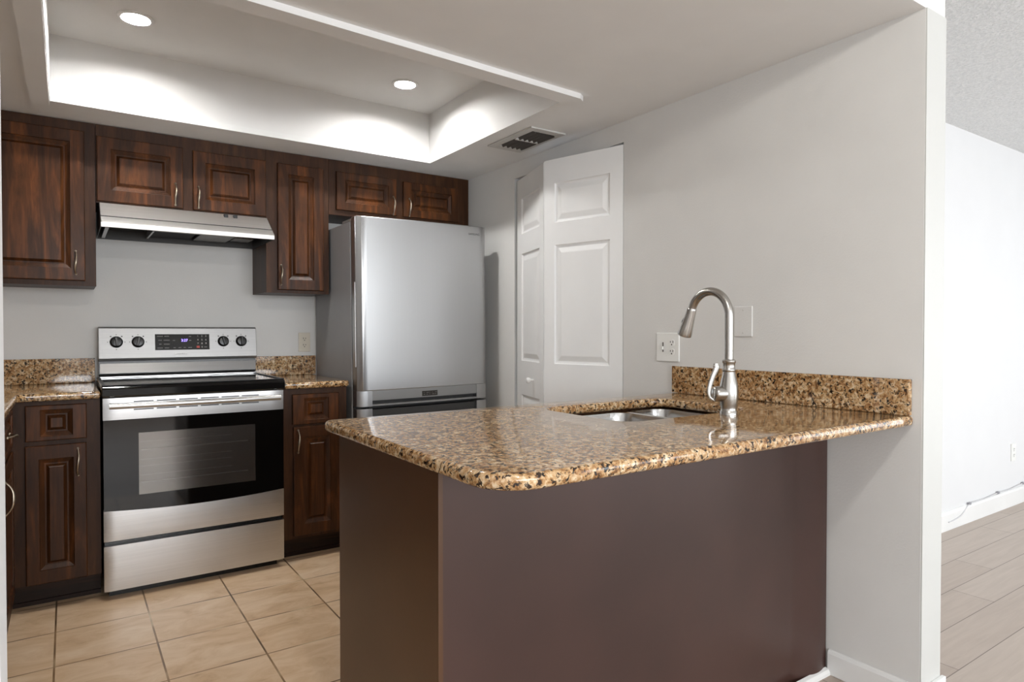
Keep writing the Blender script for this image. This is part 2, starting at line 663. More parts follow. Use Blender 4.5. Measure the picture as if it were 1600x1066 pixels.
def flat_with_holes(name, outer, holes, z0, z1, material):
    cu = bpy.data.curves.new(name + '_outline', 'CURVE')
    cu.dimensions = '2D'
    cu.fill_mode = 'BOTH'
    cu.extrude = (z1 - z0) / 2
    for L in [outer] + holes:
        sp = cu.splines.new('POLY')
        sp.points.add(len(L) - 1)
        for q, p in zip(sp.points, L):
            q.co = (p[0], p[1], 0, 1)
        sp.use_cyclic_u = True
    tmp = bpy.data.objects.new('tmp', cu)
    C.objects.link(tmp)
    me = bpy.data.meshes.new_from_object(tmp.evaluated_get(bpy.context.evaluated_depsgraph_get()))
    bpy.data.objects.remove(tmp)
    bm = bmesh.new()
    bm.from_mesh(me)
    bpy.data.meshes.remove(me)
    bmesh.ops.translate(bm, verts=bm.verts[:], vec=(0, 0, (z0 + z1) / 2))
    return obj(name, bm, material)


struct(flat_with_holes('ceiling.002', [(-2.24, -.5), (-2.24, -1.97), (-.36, -1.97), (-.36, -.5)], holes, TR, TR + .06, M['ceiling']))

# casing boards round the tray: front board and left board hang a little below the ceiling
ZB = 2.131
bm = bmesh.new()
prism(bm, [(-2.285, -1.948 - .06), (-2.285, -1.94), (-2.207, -1.935), (-.445, -1.825), (-.37, -1.885), (-.40, -1.905)], 'z', ZB, HC)
struct(obj('trim_1', bm, M['ceiling']))
bm = bmesh.new()
prism(bm, [(-2.28, -1.94), (-2.275, -.575), (-2.209, -.575), (-2.209, -1.935)], 'z', ZB, HC)
struct(obj('trim_2', bm, M['ceiling']))
# small step at the foot of the back and right sides of the tray
bm = bmesh.new()
prism(bm, [(-2.206, -.575), (-2.206, -.562), (-.398, -.542), (-.398, -.556)], 'z', HC - .001, HC + .028)
struct(obj('trim_3', bm, M['trim']))

# baseboards
bb = [(0, 0), (-.013, 0), (-.013, .072), (-.008, .082), (0, .084)]
bm = prism(bmesh.new(), bb, 'y', -2.752, YF - .013)
box(bm, 0, XW + .012, YF - .017, YF - .0041, 0, .08)
struct(obj('baseboard_right', bm, M['trim'], bevel=.002))
bm = bmesh.new()
prism(bm, [(-2.2475, 0), (-2.261, 0), (-2.261, .095), (-2.256, .108), (-2.2475, .112)], 'x', XW, 4.64)
struct(obj('baseboard_living', bm, M['trim']))

# folding closet door (two leaves), knob on the narrow-looking leaf
FOLD = Vector((-.124, -1.289, 0))


def leaf_mesh(A, Bp, z0, z1, th, panels):
    """door leaf from A to B (seen face on the room side), raised panels pressed into the face"""
    A = Vector(A)
    Bp = Vector(Bp)
    e = (Bp - A)
    wdt = e.length
    e.normalize()
    n = Vector((e.y, -e.x, 0))
    if n.x > 0:
        n = -n
    bm = bmesh.new()

    def P(s, z, d):
        return A + e * s + n * d + Vector((0, 0, z))
    # face grid split around the panels
    zs = [z0]
    for (s0, s1, a, b) in panels:
        zs += [a, b]
    zs.append(z1)
    s0, s1 = panels[0][0], panels[0][1]

    def quad(a, b, c, d, dep=0.0):
        bm.faces.new([bm.verts.new(P(s, z, dep)) for s, z in (a, b, c, d)])
    for i in range(len(zs) - 1):
        a, b = zs[i], zs[i + 1]
        quad((0, a), (s0, a), (s0, b), (0, b))
        quad((s1, a), (wdt, a), (wdt, b), (s1, b))
        if i % 2 == 0:
            quad((s0, a), (s1, a), (s1, b), (s0, b))
    for (q0, q1, a, b) in panels:
        prof = [(0, 0), (.004, -.007), (.012, -.009), (.016, -.009), (.040, -.002), (.044, -.0015)]
        rows = []
        for ins, d in prof:
            rows.append([bm.verts.new(P(s, z, d)) for s, z in ((q0 + ins, a + ins), (q1 - ins, a + ins), (q1 - ins, b - ins), (q0 + ins, b - ins))])
        for r0, r1 in zip(rows, rows[1:]):
            for k in range(4):
                bm.faces.new([r0[k], r0[(k + 1) % 4], r1[(k + 1) % 4], r1[k]])
        bm.faces.new(rows[-1])
    # sides and back
    c = [(0, z0), (wdt, z0), (wdt, z1), (0, z1)]
    f = [bm.verts.new(P(s, z, 0)) for s, z in c]
    bk = [bm.verts.new(P(s, z, -th)) for s, z in c]
    bm.faces.new(list(reversed(bk)))
    for k in range(4):
        bm.faces.new([f[k], f[(k + 1) % 4], bk[(k + 1) % 4], bk[k]])
    bmesh.ops.remove_doubles(bm, verts=bm.verts[:], dist=0.0001)
    return bm


door = thing('door_1', 'white six panel folding closet door, half open, beside the refrigerator', 'door', (-.05, -1.29, 0))
struct(door)
PZ = [(.14, .816), (1.008, 1.612), (1.725, 1.925)]
leafR = obj('door_leaf', leaf_mesh(FOLD + Vector((0, -.003, 0)), (-.001, -1.7395, 0), .02, 2.046, .03, [(.066, .392, a, b) for a, b in PZ]), M['door_white'], door)
leafL = obj('door_leaf', leaf_mesh((.004, -.864, 0), FOLD + Vector((0, .003, 0)), .02, 2.040, .03, [(.078, .378, a, b) for a, b in PZ]), M['door_white'], door)
bm = bmesh.new()
lathe(bm, [(.006, 0), (.006, .014), (.009, .018), (.0145, .026), (.0155, .034), (.012, .041), (.004, .044)], (0, 0, 0), 'x', 20)
kc = Vector((.004, -.864, 0)).lerp(FOLD, .64)
ang = math.atan2(-(FOLD.x - .004), (FOLD.y + .864))
e = (FOLD - Vector((.004, -.864, 0))).normalized()
nn = Vector((e.y, -e.x, 0))
if nn.x > 0:
    nn = -nn
R = Matrix((nn, Vector((0, 0, 1)).cross(nn), Vector((0, 0, 1)))).transposed().to_4x4()
bmesh.ops.transform(bm, verts=bm.verts[:], matrix=Matrix.Translation(Vector((kc.x, kc.y, .91))) @ R)
obj('knob', bm, M['door_white'], leafL, smooth=True)
bm = B((.045, .075, OY0 + .01, OY1 - .01, OZ - .016, OZ - .001))
obj('top_track', bm, M['steel_dark'], door)

# ------------------------------------------------------------------ cabinet pieces


def raised(w, h, t, mx, mz):
    """routed raised panel front, lower left at origin, back y=0, face y=-t"""
    bm = bmesh.new()
    lim = min(w / 2 - mx, h / 2 - mz)
    b1, g, b2 = .019, .006, .012
    k = min(1.0, (lim - .002) / (b1 + g + b2))
    b1, g, b2 = b1 * k, g * k, b2 * k
    prof = [(0, 0, 0), (0, 0, -t + .004), (.0012, .0012, -t + .0012), (.004, .004, -t), (mx, mz, -t), (mx + .0015, mz + .0015, -t + .0055),
            (mx + b1, mz + b1, -t + .0135), (mx + b1 + g, mz + b1 + g, -t + .0135), (mx + b1 + g + b2, mz + b1 + g + b2, -t + .0015)]
    loops = [[(ix, y, iz), (w - ix, y, iz), (w - ix, y, h - iz), (ix, y, h - iz)] for ix, iz, y in prof]
    loops_mesh(bm, loops)
    return bm


def pull_mesh(L=.105, out=.024):
    """slim arched pull, vertical, centred on the origin, standing out along -y"""
    bm = bmesh.new()
    pts, rad = [], []
    for i in range(25):
        t = i / 24 * 2 - 1
        pts.append((0.0025 * math.sin(t * PI), -out * (1 - abs(t) ** 2.6) - .002, t * L / 2))
        rad.append(.0032 + .0026 * math.exp(-(t * 2.2) ** 2) + (.0015 if abs(t) > .93 else 0))
    sweep(bm, pts, rad, 10)
    for sgn in (-1, 1):
        lathe(bm, [(.0055, 0), (.0055, -.003), (.004, -.005)], (0, 0, sgn * L / 2), 'y', 12)
    return bm


def place(bm, loc, rz=0.0):
    bmesh.ops.transform(bm, verts=bm.verts[:], matrix=Matrix.Translation(Vector(loc)) @ Matrix.Rotation(rz, 4, 'Z'))
    return bm


def add_door(root, name, x0, x1, z0, z1, y, mx=.056, mz=.056, pull=None, t=.019, L=.105):
    d = obj(name, place(raised(x1 - x0, z1 - z0, t, mx, mz), (x0, y, z0)), M['wood'], root)
    if pull:
        obj('handle', place(pull_mesh(L), (pull[0], y - t, pull[1])), M['pull_metal'], d, smooth=True)
    return d


YU = -.318   # face of the upper cabinets
G_UP = 'dark wood wall cabinets along the back wall'


def upper(label, x0, x1, z0):
    r = thing('wall_cabinet', label, 'cabinet', ((x0 + x1) / 2, -.16, z0), G_UP)
    bm = B((x0 + .001, x1 - .001, YU + .019, -.002, z0 + .002, HC - .002))
    obj('cabinet_body', bm, M['wood_frame'], r, bevel=.001)
    return r


def face_frame(root, x0, x1, z0, z1, y, openings, t=.019, m='wood_frame'):
    """face frame with openings (x0,x1,z0,z1) closed by doors; built as strips"""
    bm = bmesh.new()
    xs = sorted(set([x0, x1] + [v for q in openings for v in q[:2]]))
    zs = sorted(set([z0, z1] + [v for q in openings for v in q[2:]]))
    for a, b in zip(xs, xs[1:]):
        for c, d in zip(zs, zs[1:]):
            cx, cz = (a + b) / 2, (c + d) / 2
            if any(q[0] < cx < q[1] and q[2] < cz < q[3] for q in openings):
                continue
            box(bm, a, b, y, y + t, c, d)
    bmesh.ops.remove_doubles(bm, verts=bm.verts[:], dist=.0001)
    return obj('face_frame', bm, M[m], root)


# uppers, left to right
r = upper('tall dark wood wall cabinet at the left edge, left of the range hood', -2.655, -2.038, 1.386)
face_frame(r, -2.654, -2.039, 1.386, HC - .002, YU, [(-2.60, -2.10, 1.43, 2.08)])
add_door(r, 'door', -2.63, -2.082, 1.409, 2.105, YU, pull=(-2.119, 1.492))
r = upper('short two door wall cabinet directly above the range hood', -2.038, -1.265, 1.782)
face_frame(r, -2.037, -1.266, 1.782, HC - .002, YU, [(-2.0, -1.69, 1.82, 2.06), (-1.6, -1.29, 1.82, 2.06)])
add_door(r, 'door', -2.034, -1.668, 1.789, 2.094, YU, pull=(-1.703, 1.856))
add_door(r, 'door', -1.622, -1.268, 1.789, 2.088, YU, pull=(-1.598, 1.853))
r = upper('narrow tall single door wall cabinet between range hood and refrigerator', -1.265, -.921, 1.383)
face_frame(r, -1.264, -.922, 1.383, HC - .002, YU, [(-1.19, -.98, 1.43, 2.06)])
add_door(r, 'door', -1.206, -.955, 1.4, 2.086, YU, pull=(-1.192, 1.48))
r = upper('short two door wall cabinet above the refrigerator, in the corner', -.921, -.002, 1.839)
face_frame(r, -.920, -.003, 1.839, HC - .002, YU, [(-.86, -.54, 1.89, 2.06), (-.44, -.12, 1.89, 2.06)])
add_door(r, 'door', -.88, -.512, 1.868, 2.086, YU, mx=.05, mz=.045, pull=(-.534, 1.926))
add_door(r, 'door', -.465, -.085, 1.868, 2.08, YU, mx=.05, mz=.045, pull=(-.43, 1.926))

# base cabinets
YB = -.605
G_BA = 'dark wood base cabinets along the back and left walls'


def base_body(root, x0, x1, y0=YB, toe=.11):
    obj('cabinet_body', B((x0 + .001, x1 - .001, y0 + .019, -.002, toe, .880)), M['wood_frame'], root)
    obj('toe_kick', B((x0 + .001, x1 - .001, y0 + .085, y0 + .103, .0, toe)), M['wood_dark'], root)


r = thing('base_cabinet', 'dark wood base cabinet left of the range with small drawer and narrow door', 'cabinet', (-2.2, -.3, 0), G_BA)
base_body(r, -2.356, -2.038)
face_frame(r, -2.355, -2.039, .11, .88, YB, [(-2.28, -2.11, .735, .845), (-2.28, -2.11, .14, .665)])
add_door(r, 'drawer', -2.302, -2.088, .714, .863, YB, mx=.05, mz=.018)
add_door(r, 'door', -2.304, -2.09, .113, .694, YB, mx=.046, mz=.056, pull=(-2.121, .615), L=.115)
obj('base_strip', B((-2.355, -2.039, -.53, -.521, 0, .018)), M['wood_dark'], r)

r = thing('base_cabinet', 'dark wood base cabinet in the gap between range and refrigerator', 'cabinet', (-1.09, -.3, 0), G_BA)
base_body(r, -1.262, -.925)
face_frame(r, -1.261, -.926, .11, .88, YB, [(-1.18, -1.0, .72, .84), (-1.18, -1.0, .15, .65)])
add_door(r, 'drawer', -1.213, -.972, .698, .852, YB, mx=.055, mz=.02)
add_door(r, 'door', -1.209, -.966, .128, .686, YB, mx=.052, mz=.056, pull=(-1.188, .612), L=.115)
obj('base_strip', B((-1.261, -.926, -.53, -.521, 0, .018)), M['wood_dark'], r)

# run along the left wall: face at x=-2.356 looking +x
XL = -2.356
r = thing('base_cabinet', 'base cabinet run along the left wall, mostly hidden at the left edge', 'cabinet', (-2.66, -1.4, 0), G_BA)
obj('cabinet_body', B((LX + .002, XL - .019, -2.2, -.004, .11, .88)), M['wood_frame'], r)
obj('toe_kick', B((XL - .09, XL - .072, -2.2, -.61, 0, .11)), M['wood_dark'], r)
bm = bmesh.new()
for a, b, c, d in ((-2.2, -.606, .845, .88), (-2.2, -.606, .11, .14), (-.72, -.606, .14, .845), (-1.27, -1.23, .14, .845), (-2.2, -2.14, .14, .845), (-1.23, -.72, .68, .72), (-2.14, -1.27, .68, .72)):
    box(bm, XL - .019, XL, a, b, c, d)
obj('face_frame', bm, M['wood_frame'], r)
for (ya, yb, hinge) in ((-1.245, -.705, 1), (-2.15, -1.255, 0)):
    wd = yb - ya
    d = obj('drawer', place(raised(wd, .15, .019, .05, .018), (XL, ya, .714), PI / 2), M['wood'], r)
    ph = pull_mesh(.105)
    bmesh.ops.transform(ph, verts=ph.verts[:], matrix=Matrix.Rotation(PI / 2, 4, 'Y'))
    obj('handle', place(ph, (XL + .019, (ya + yb) / 2, .79), PI / 2), M['pull_metal'], d, smooth=True)
    d = obj('door', place(raised(wd, .58, .019, .056, .056), (XL, ya, .113), PI / 2), M['wood'], r)
    obj('handle', place(pull_mesh(.115), (XL + .019, ya + .05, .605), PI / 2), M['pull_metal'], d, smooth=True)

# ------------------------------------------------------------------ granite
ZC0, ZC = .882, .914
pts = [(LX + .003, -.003), (-2.0385, -.003), (-2.0385, -.64), (-2.30, -.64), (-2.325, -.665), (-2.325, -2.21), (LX + .003, -2.21)]
o = outline_slab('countertop', round_poly(pts, [0, 0, .004, .012, .012, 0, 0], 4), [], ZC0, ZC, .011, M['granite'])
tag(o, 'L shaped granite countertop in the corner left of the range', 'countertop')
pts = [(-1.2605, -.003), (-.921, -.003), (-.921, -.638), (-1.2605, -.638)]
o = outline_slab('countertop', round_poly(pts, [0, 0, .012, .003], 4), [], ZC0, ZC, .011, M['granite'])
tag(o, 'small granite countertop between the range and the refrigerator', 'countertop')
o = obj('backsplash', B((LX + .003, -2.0385, -.022, -.002, ZC, 1.037)), M['granite'], bevel=.002)
tag(o, 'low granite backsplash on the back wall left of the range', 'backsplash')
o = obj('backsplash', B((-1.2605, -.905, -.022, -.002, ZC, 1.027)), M['granite'], bevel=.002)
tag(o, 'short granite backsplash on the back wall right of the range', 'backsplash')

# peninsula
PX = -1.502
pts = [(-1.540, -2.085), (-.002, -2.085), (-.002, -3.018), (-1.535, -3.022)]
hole_sink = round_poly([(-.835, -2.212), (-.255, -2.212), (-.255, -2.622), (-.835, -2.622)], [.07] * 4, 8)
o = outline_slab('countertop', round_poly(pts, [.035, 0, .01, .10], 10), [list(reversed(hole_sink))], ZC0, ZC, .012, M['granite'])
tag(o, 'large granite peninsula countertop with sink cutout and rounded corner', 'countertop')
o = obj('backsplash', B((-.022, -.002, -3.012, -2.06, ZC, 1.026)), M['granite'], bevel=.002)
tag(o, 'granite backsplash on the side wall behind the faucet', 'backsplash')

r = thing('peninsula_cabinet', 'dark brown peninsula base under the granite counter', 'cabinet', (-.75, -2.43, 0))
bm = B((PX + .012, -.86, -2.68, -2.128, .0, .880), (-.86, -.004, -2.68, -2.64, 0, .88), (-.86, -.004, -2.19, -2.128, 0, .88), (-.23, -.004, -2.64, -2.19, 0, .88), (-.86, -.23, -2.64, -2.19, 0, .60))
obj('cabinet_body', bm, M['wood_frame'], r)
obj('end_panel', B((PX, PX + .011, -2.742, -2.127, 0, .880)), M['panel_side'], r)
# back sheet facing the dining room; it curls away near the side wall
bm = bmesh.new()
xs = [PX + .0115, -1.2, -.9, -.6, -.4, -.3, -.24] + [-.2 + .01 * i for i in range(20)]
zs = [.0, .04, .08, .12, .2, .3, .45, .6, .75, .88]


def sheet_y(x, z):
    y = -2.739 + .015 * max(0, min(1, (x - PX) / 1.2))
    if x > -.18:
        q = min(1, (x + .18) / .155)
        y -= .022 * q * q * (3 - 2 * q) + .016 * max(0, (.2 - z) / .2) ** 2 * math.sin(PI * min(1, q))
    return y


rows = [[bm.verts.new((x, sheet_y(x, z), z)) for x in xs] for z in zs]
for r0, r1 in zip(rows, rows[1:]):
    for i in range(len(xs) - 1):
        bm.faces.new([r0[i], r0[i + 1], r1[i + 1], r1[i]])
ex = bmesh.ops.extrude_face_region(bm, geom=bm.faces[:])
bmesh.ops.translate(bm, verts=[v for v in ex['geom'] if isinstance(v, bmesh.types.BMVert)], vec=(0, .004, 0))
obj('back_panel', bm, M['panel'], r, smooth=True)
bm = bmesh.new()
prism(bm, [(-2.7465, 0), (-2.764, 0), (-2.763, .010), (-2.758, .018), (-2.7465, .022)], 'x', -1.49, -.012)
struct(obj('trim_5', bm, M['trim']))

# sink
r = thing('sink', 'stainless double bowl undermount sink set into the peninsula counter', 'sink', (-.545, -2.417, .70))


def bowl(x0, x1, y0, y1, ztop, zbot, rad):
    bm = bmesh.new()
    loops = []

    def L(ins, z, rr):
        p = round_poly([(x0 + ins, y0 + ins), (x1 - ins, y0 + ins), (x1 - ins, y1 - ins), (x0 + ins, y1 - ins)], [max(rr, .004)] * 4, 8)
        return [(a, b, z) for a, b in p]
    loops = [L(-.012, ztop, rad + .012), L(0, ztop - .001, rad), L(.004, ztop - .02, rad), L(.010, zbot + .04, rad), L(.018, zbot + .016, rad), L(.04, zbot + .002, rad * .7), L(.07, zbot, rad * .5)]
    loops_mesh(bm, loops, cap0=False, cap1=True)
    return bm


for (a, b) in ((-.832, -.462), (-.438, -.258)):
    o1 = obj('bowl', bowl(a, b, -2.619, -2.215, ZC0 - .006, .70, .06), M['steel_sink'], r, smooth=True, angle=60)
    bm = bmesh.new()
    lathe(bm, [(.042, .7005), (.042, .7035), (.034, .7035), (.03, .7012), (.004, .7012)], ((a + b) / 2, -2.40, 0), 'z', 24)
    obj('drain', bm, M['steel_sink'], o1, smooth=True)
bm = bmesh.new()
sweep(bm, [(-.45, -2.60, ZC0 - .012), (-.45, -2.417, ZC0 - .012), (-.45, -2.235, ZC0 - .012)], .0125, 14, (.6, 1.0))
obj('divider', bm, M['steel_sink'], r, smooth=True)

# faucet
FX, FY = -.454, -2.682
r = thing('faucet', 'brushed nickel pull down kitchen faucet on the peninsula counter', 'faucet', (FX, FY, ZC))
bm = bmesh.new()
lathe(bm, [(.027, ZC), (.027, ZC + .010), (.0245, ZC + .013), (.0245, ZC + .022), (.026, ZC + .03), (.0285, ZC + .048), (.0295, ZC + .066), (.0285, ZC + .085), (.025, ZC + .104), (.0205, ZC + .122),
           (.0185, ZC + .134), (.0205, ZC + .137), (.0205, ZC + .142), (.0185, ZC + .145), (.0182, ZC + .16), (.0205, ZC + .163), (.0205, ZC + .169), (.0165, ZC + .173)], (FX, FY, 0), 'z', 32)
obj('faucet_body', bm, M['nickel'], r, smooth=True)
zt = ZC + .168
path = [(FX, FY, zt), (FX, FY, zt + .05), (FX, FY, zt + .11)]
ac = .075
zc = 1.222
for i in range(0, 25):
    a = PI * (1 - i / 24 * .90)
    path.append((FX, FY + ac + ac * math.cos(a), zc + ac * 1.06 * math.sin(a)))
bm = bmesh.new()
sweep(bm, path, .0135, 18)
obj('spout', bm, M['nickel'], r, smooth=True)
pe = Vector(path[-1])
td = (Vector(path[-1]) - Vector(path[-2])).normalized()
bm = bmesh.new()
hp = [pe - td * .004, pe, pe + td * .004, pe + td * .03, pe + td * .06, pe + td * .085, pe + td * .092, pe + td * .094]
sweep(bm, hp, [.0135, .0152, .0155, .0175, .0205, .0235, .0232, .019], 22)
hd = obj('spray_head', bm, M['nickel'], r, smooth=True)
bm = bmesh.new()
q = pe + td * .03 + Vector((-.008, .0145, .0))
sweep(bm, [q, q + td * .012, q + td * .024], [.003, .006, .004], 10)
obj('spray_button', bm, M['black_plastic'], hd, smooth=True)
# side lever
hub = Vector((FX, FY, ZC + .066))
sd = Vector((-.93, .36, 0)).normalized()
bm = bmesh.new()
sweep(bm, [hub + sd * .01, hub + sd * .03, hub + sd * .046, hub + sd * .052, hub + sd * .055], [.024, .0245, .0235, .019, .008], 22)
obj('handle_hub', bm, M['nickel'], r, smooth=True)
bm = bmesh.new()
lp = spline([hub + sd * .05 + Vector((0, 0, -.02)), hub + sd * .066 + Vector((0, 0, -.008)), hub + sd * .066 + Vector((0, 0, .02)), hub + sd * .056 + Vector((0, 0, .052)), hub + sd * .044 + Vector((0, 0, .078)), hub + sd * .044 + Vector((0, 0, .094))], 24)
sweep(bm, lp, [.0055 + .004 * (i / 24) ** 2 if i < 23 else .007 for i in range(25)], 14, (1.25, .7))
obj('handle_lever', bm, M['nickel'], r, smooth=True)

# ------------------------------------------------------------------ range
RX0, RX1 = -2.031, -1.269
r = thing('range', 'freestanding stainless steel electric range with black glass oven door', 'range', ((RX0 + RX1) / 2, -.33, 0))
bm = B((RX0 + .004, RX1 - .004, -.625, -.03, .035, .905))
box(bm, RX0 + .02, RX1 - .02, -.60, -.05, .0, .035)
obj('range_body', bm, M['black'], r)
# cooktop: black glass with a rounded front lip and raised rim
bm = bmesh.new()
prism(bm, [(-.065, .905), (-.065, .936), (-.662, .936), (-.674, .932), (-.680, .922), (-.680, .892), (-.672, .886), (-.63, .886), (-.63, .905)], 'x', RX0 - .004, RX1 + .004)
ct = obj('cooktop', bm, M['cooktop_glass'], r, bevel=.003)
bm = B((RX0 - .003, RX0 + .012, -.665, -.07, .936, .941), (RX1 - .012, RX1 + .003, -.665, -.07, .936, .941), (RX0 + .012, RX1 - .012, -.667, -.655, .936, .940))
obj('cooktop_rim', bm, M['black'], ct, bevel=.0015)
for (bx, by, br_) in ((-1.85, -.50, .115), (-1.44, -.50, .09), (-1.85, -.22, .08), (-1.44, -.22, .10)):
    bm = bmesh.new()
    lathe(bm, [(br_ - .004, .9362), (br_ - .004, .9366), (br_, .9366), (br_, .9362)], (bx, by, 0), 'z', 48, False, False)
    obj('burner_ring', bm, M['mark_grey'], ct)
# console
bm = bmesh.new()
prism(bm, [(-.008, 1.02), (-.008, 1.195), (-.05, 1.197), (-.062, 1.19), (-.082, 1.035), (-.078, 1.022)], 'x', RX0 + .006, RX1 + .008)
con = obj('control_console', bm, M['steel_console'], r, bevel=.002)
bm = bmesh.new()
prism(bm, [(-.008, .937), (-.008, 1.02), (-.060, 1.02), (-.066, .955), (-.075, .945), (-.075, .937)], 'x', RX0 + .008, RX1 + .005)
obj('console_base', bm, M['black'], r)
bm = bmesh.new()
prism(bm, [(-.0605, 1.008), (-.0635, 1.008), (-.0735, .958), (-.0668, .958)], 'x', RX0 + .012, RX1 + .002)
obj('vent_strip', bm, M['steel_dark'], r)
bm = bmesh.new()
prism(bm, [(-.070, .9375), (-.090, .9375), (-.090, .942), (-.076, .950), (-.070, .950)], 'x', RX0 + .012, RX1 + .002)
obj('rear_rim', bm, M['steel'], r)

# the console face leans back; place things on it
CF0, CF1 = Vector((0, -.082, 1.035)), Vector((0, -.062, 1.19))
cup = (CF1 - CF0).normalized()
cn = Vector((0, -cup.z, cup.y))


def on_face(x, z, d=0.0):
    t = (z - CF0.z) / (CF1.z - CF0.z)
    p = CF0.lerp(CF1, t) + cn * d
    return Vector((x, p.y, p.z))


def face_box(bm, x0, x1, z0, z1, d0, d1):
    c = []
    for d in (d0, d1):
        for x, z in ((x0, z0), (x1, z0), (x1, z1), (x0, z1)):
            c.append(bm.verts.new(on_face(x, z, d)))
    for f in ((0, 3, 2, 1), (4, 5, 6, 7), (0, 1, 5, 4), (1, 2, 6, 5), (2, 3, 7, 6), (3, 0, 4, 7)):
        bm.faces.new([c[i] for i in f])


for kx, rot in ((-1.947, .1), (-1.85, -.2), (-1.437, .25), (-1.343, 0)):
    cpt = on_face(kx, 1.118)
    bm = bmesh.new()
    lathe(bm, [(.0295, .0), (.0295, .004), (.026, .007), (.0245, .016), (.022, .021), (.012, .0225)], (0, 0, 0), 'z', 28)
    Rk = Matrix((Vector((1, 0, 0)), cup, cn)).transposed().to_4x4()
    bmesh.ops.transform(bm, verts=bm.verts[:], matrix=Matrix.Translation(cpt) @ Rk)
    k = obj('knob', bm, M['black_plastic'], con, smooth=True)
    bm = B((-.0055, .0055, -.023, .023, .018, .033))
    bmesh.ops.transform(bm, verts=bm.verts[:], matrix=Matrix.Translation(cpt) @ Rk @ Matrix.Rotation(rot, 4, 'Z'))
    obj('knob_grip', bm, M['black_plastic'], k, bevel=.002)
    for a in (50, 90, 130, 180, 0, -90):
        bm = bmesh.new()
        q = (.038 * math.cos(math.radians(a)), .038 * math.sin(math.radians(a)))
        s = .0035 if a in (50, 130) else .0022
        face_box(bm, kx + q[0] - s, kx + q[0] + s, 1.118 + q[1] - s * .8, 1.118 + q[1] + s * .8, .0, .0006)
        obj('dial_mark', bm, M['slot'], con)
bm = bmesh.new()
face_box(bm, -1.772, -1.508, 1.074, 1.158, -.001, .0015)
dp = obj('display_panel', bm, M['black_glass'], con)
lettering('clock_digits', '3:27', .019, M['digits'], dp, on_face(-1.632, 1.124, .002), (1, 0, 0), cup)
for (tx, ch, zz) in ((-1.566, '1', 1.147), (-1.546, '2', 1.147), (-1.526, '3', 1.147), (-1.566, '4', 1.127), (-1.546, '5', 1.127), (-1.526, '6', 1.127), (-1.566, '7', 1.107), (-1.546, '8', 1.107), (-1.526, '9', 1.107), (-1.546, '0', 1.088)):
    lettering('keypad_digit', ch, .013, M['mark'], dp, on_face(tx, zz, .002), (1, 0, 0), cup)
bm = bmesh.new()
face_box(bm, -1.573, -1.558, 1.083, 1.095, .0015, .002)
obj('cancel_key', bm, M['mark_red'], dp)
for (a, b, z) in ((-1.762, -1.735, 1.147), (-1.728, -1.706, 1.147), (-1.757, -1.740, 1.126), (-1.732, -1.703, 1.126), (-1.753, -1.742, 1.105), (-1.731, -1.703, 1.105), (-1.762, -1.736, 1.085), (-1.727, -1.706, 1.085),
                  (-1.689, -1.678, 1.124), (-1.610, -1.598, 1.124), (-1.686, -1.675, 1.086), (-1.662, -1.648, 1.086), (-1.637, -1.626, 1.086), (-1.614, -1.596, 1.086), (-1.535, -1.521, 1.088), (-1.610, -1.599, 1.146)):
    bm = bmesh.new()
    face_box(bm, a, b, z - .0022, z + .0022, .0015, .002)
    obj('button_mark', bm, M['mark_grey'], dp)
lettering('brand_lettering', 'SAMSUNG', .013, M['mark'], con, on_face(-1.648, 1.052, .0005), (1, 0, 0), cup)

# oven door: stainless head, black glass, stainless foot with curved top edge
YD = -.662


def belly(x):      # the fronts bow very slightly outward
    t = (x - RX0) / (RX1 - RX0) * 2 - 1
    return -.004 * (1 - abs(t) ** 6)


def front_sheet(zlo, zhi, nz=8, nx=24, y0=YD, yb=-.626, bulge=.002, x0=RX0, x1=RX1):
    """bowed front panel between two edge curves zlo(t), zhi(t)"""
    bm = bmesh.new()
    rows = []
    for j in range(nz + 1):
        v = j / nz
        row = []
        for i in range(nx + 1):
            u = i / nx
            e = min(u, 1 - u) * (x1 - x0)
            x = x0 + (x1 - x0) * u
            z = zlo(u) + (zhi(u) - zlo(u)) * v
            edge = .010 * max(0, 1 - e / .03) ** 2
            row.append((x, y0 - bulge * math.sin(PI * v) ** .7 * (1 - max(0, 1 - e / .06) ** 2) + edge * .4, z))
        rows.append(row)
    V = [[bm.verts.new(p) for p in row] for row in rows]
    W = [[bm.verts.new((p[0], yb, p[2])) for p in row] for row in rows]
    for j in range(nz):
        for i in range(nx):
            bm.faces.new([V[j][i], V[j][i + 1], V[j + 1][i + 1], V[j + 1][i]])
            bm.faces.new([W[j][i], W[j + 1][i], W[j + 1][i + 1], W[j][i + 1]])
    for j in range(nz):
        bm.faces.new([V[j][0], V[j + 1][0], W[j + 1][0], W[j][0]])
        bm.faces.new([V[j][nx], W[j][nx], W[j + 1][nx], V[j + 1][nx]])
    for i in range(nx):
        bm.faces.new([V[0][i], W[0][i], W[0][i + 1], V[0][i + 1]])
        bm.faces.new([V[nz][i], V[nz][i + 1], W[nz][i + 1], W[nz][i]])
    return bm


od = bpy.data.objects.new('oven_door', None)
C.objects.link(od)
od.parent = r
od.location = Vector((0, -.64, .25)) - Vector((0, -.33, 0))


def cv(u):
    return .393 - .017 * (1 - (2 * u - 1) ** 2)


bm = front_sheet(lambda u: .787, lambda u: .882, 4, 24, YD, -.626, .001)
obj('door_head', bm, M['steel'], od, smooth=True)
for k in range(6):
    xa = -1.915 + k * .090
    for z in (.864, .829):
        bm = bmesh.new()
        box(bm, xa, xa + .078, YD - .0022, YD + .001, z - .0022, z + .0022)
        obj('vent_slot', bm, M['slot'], od)
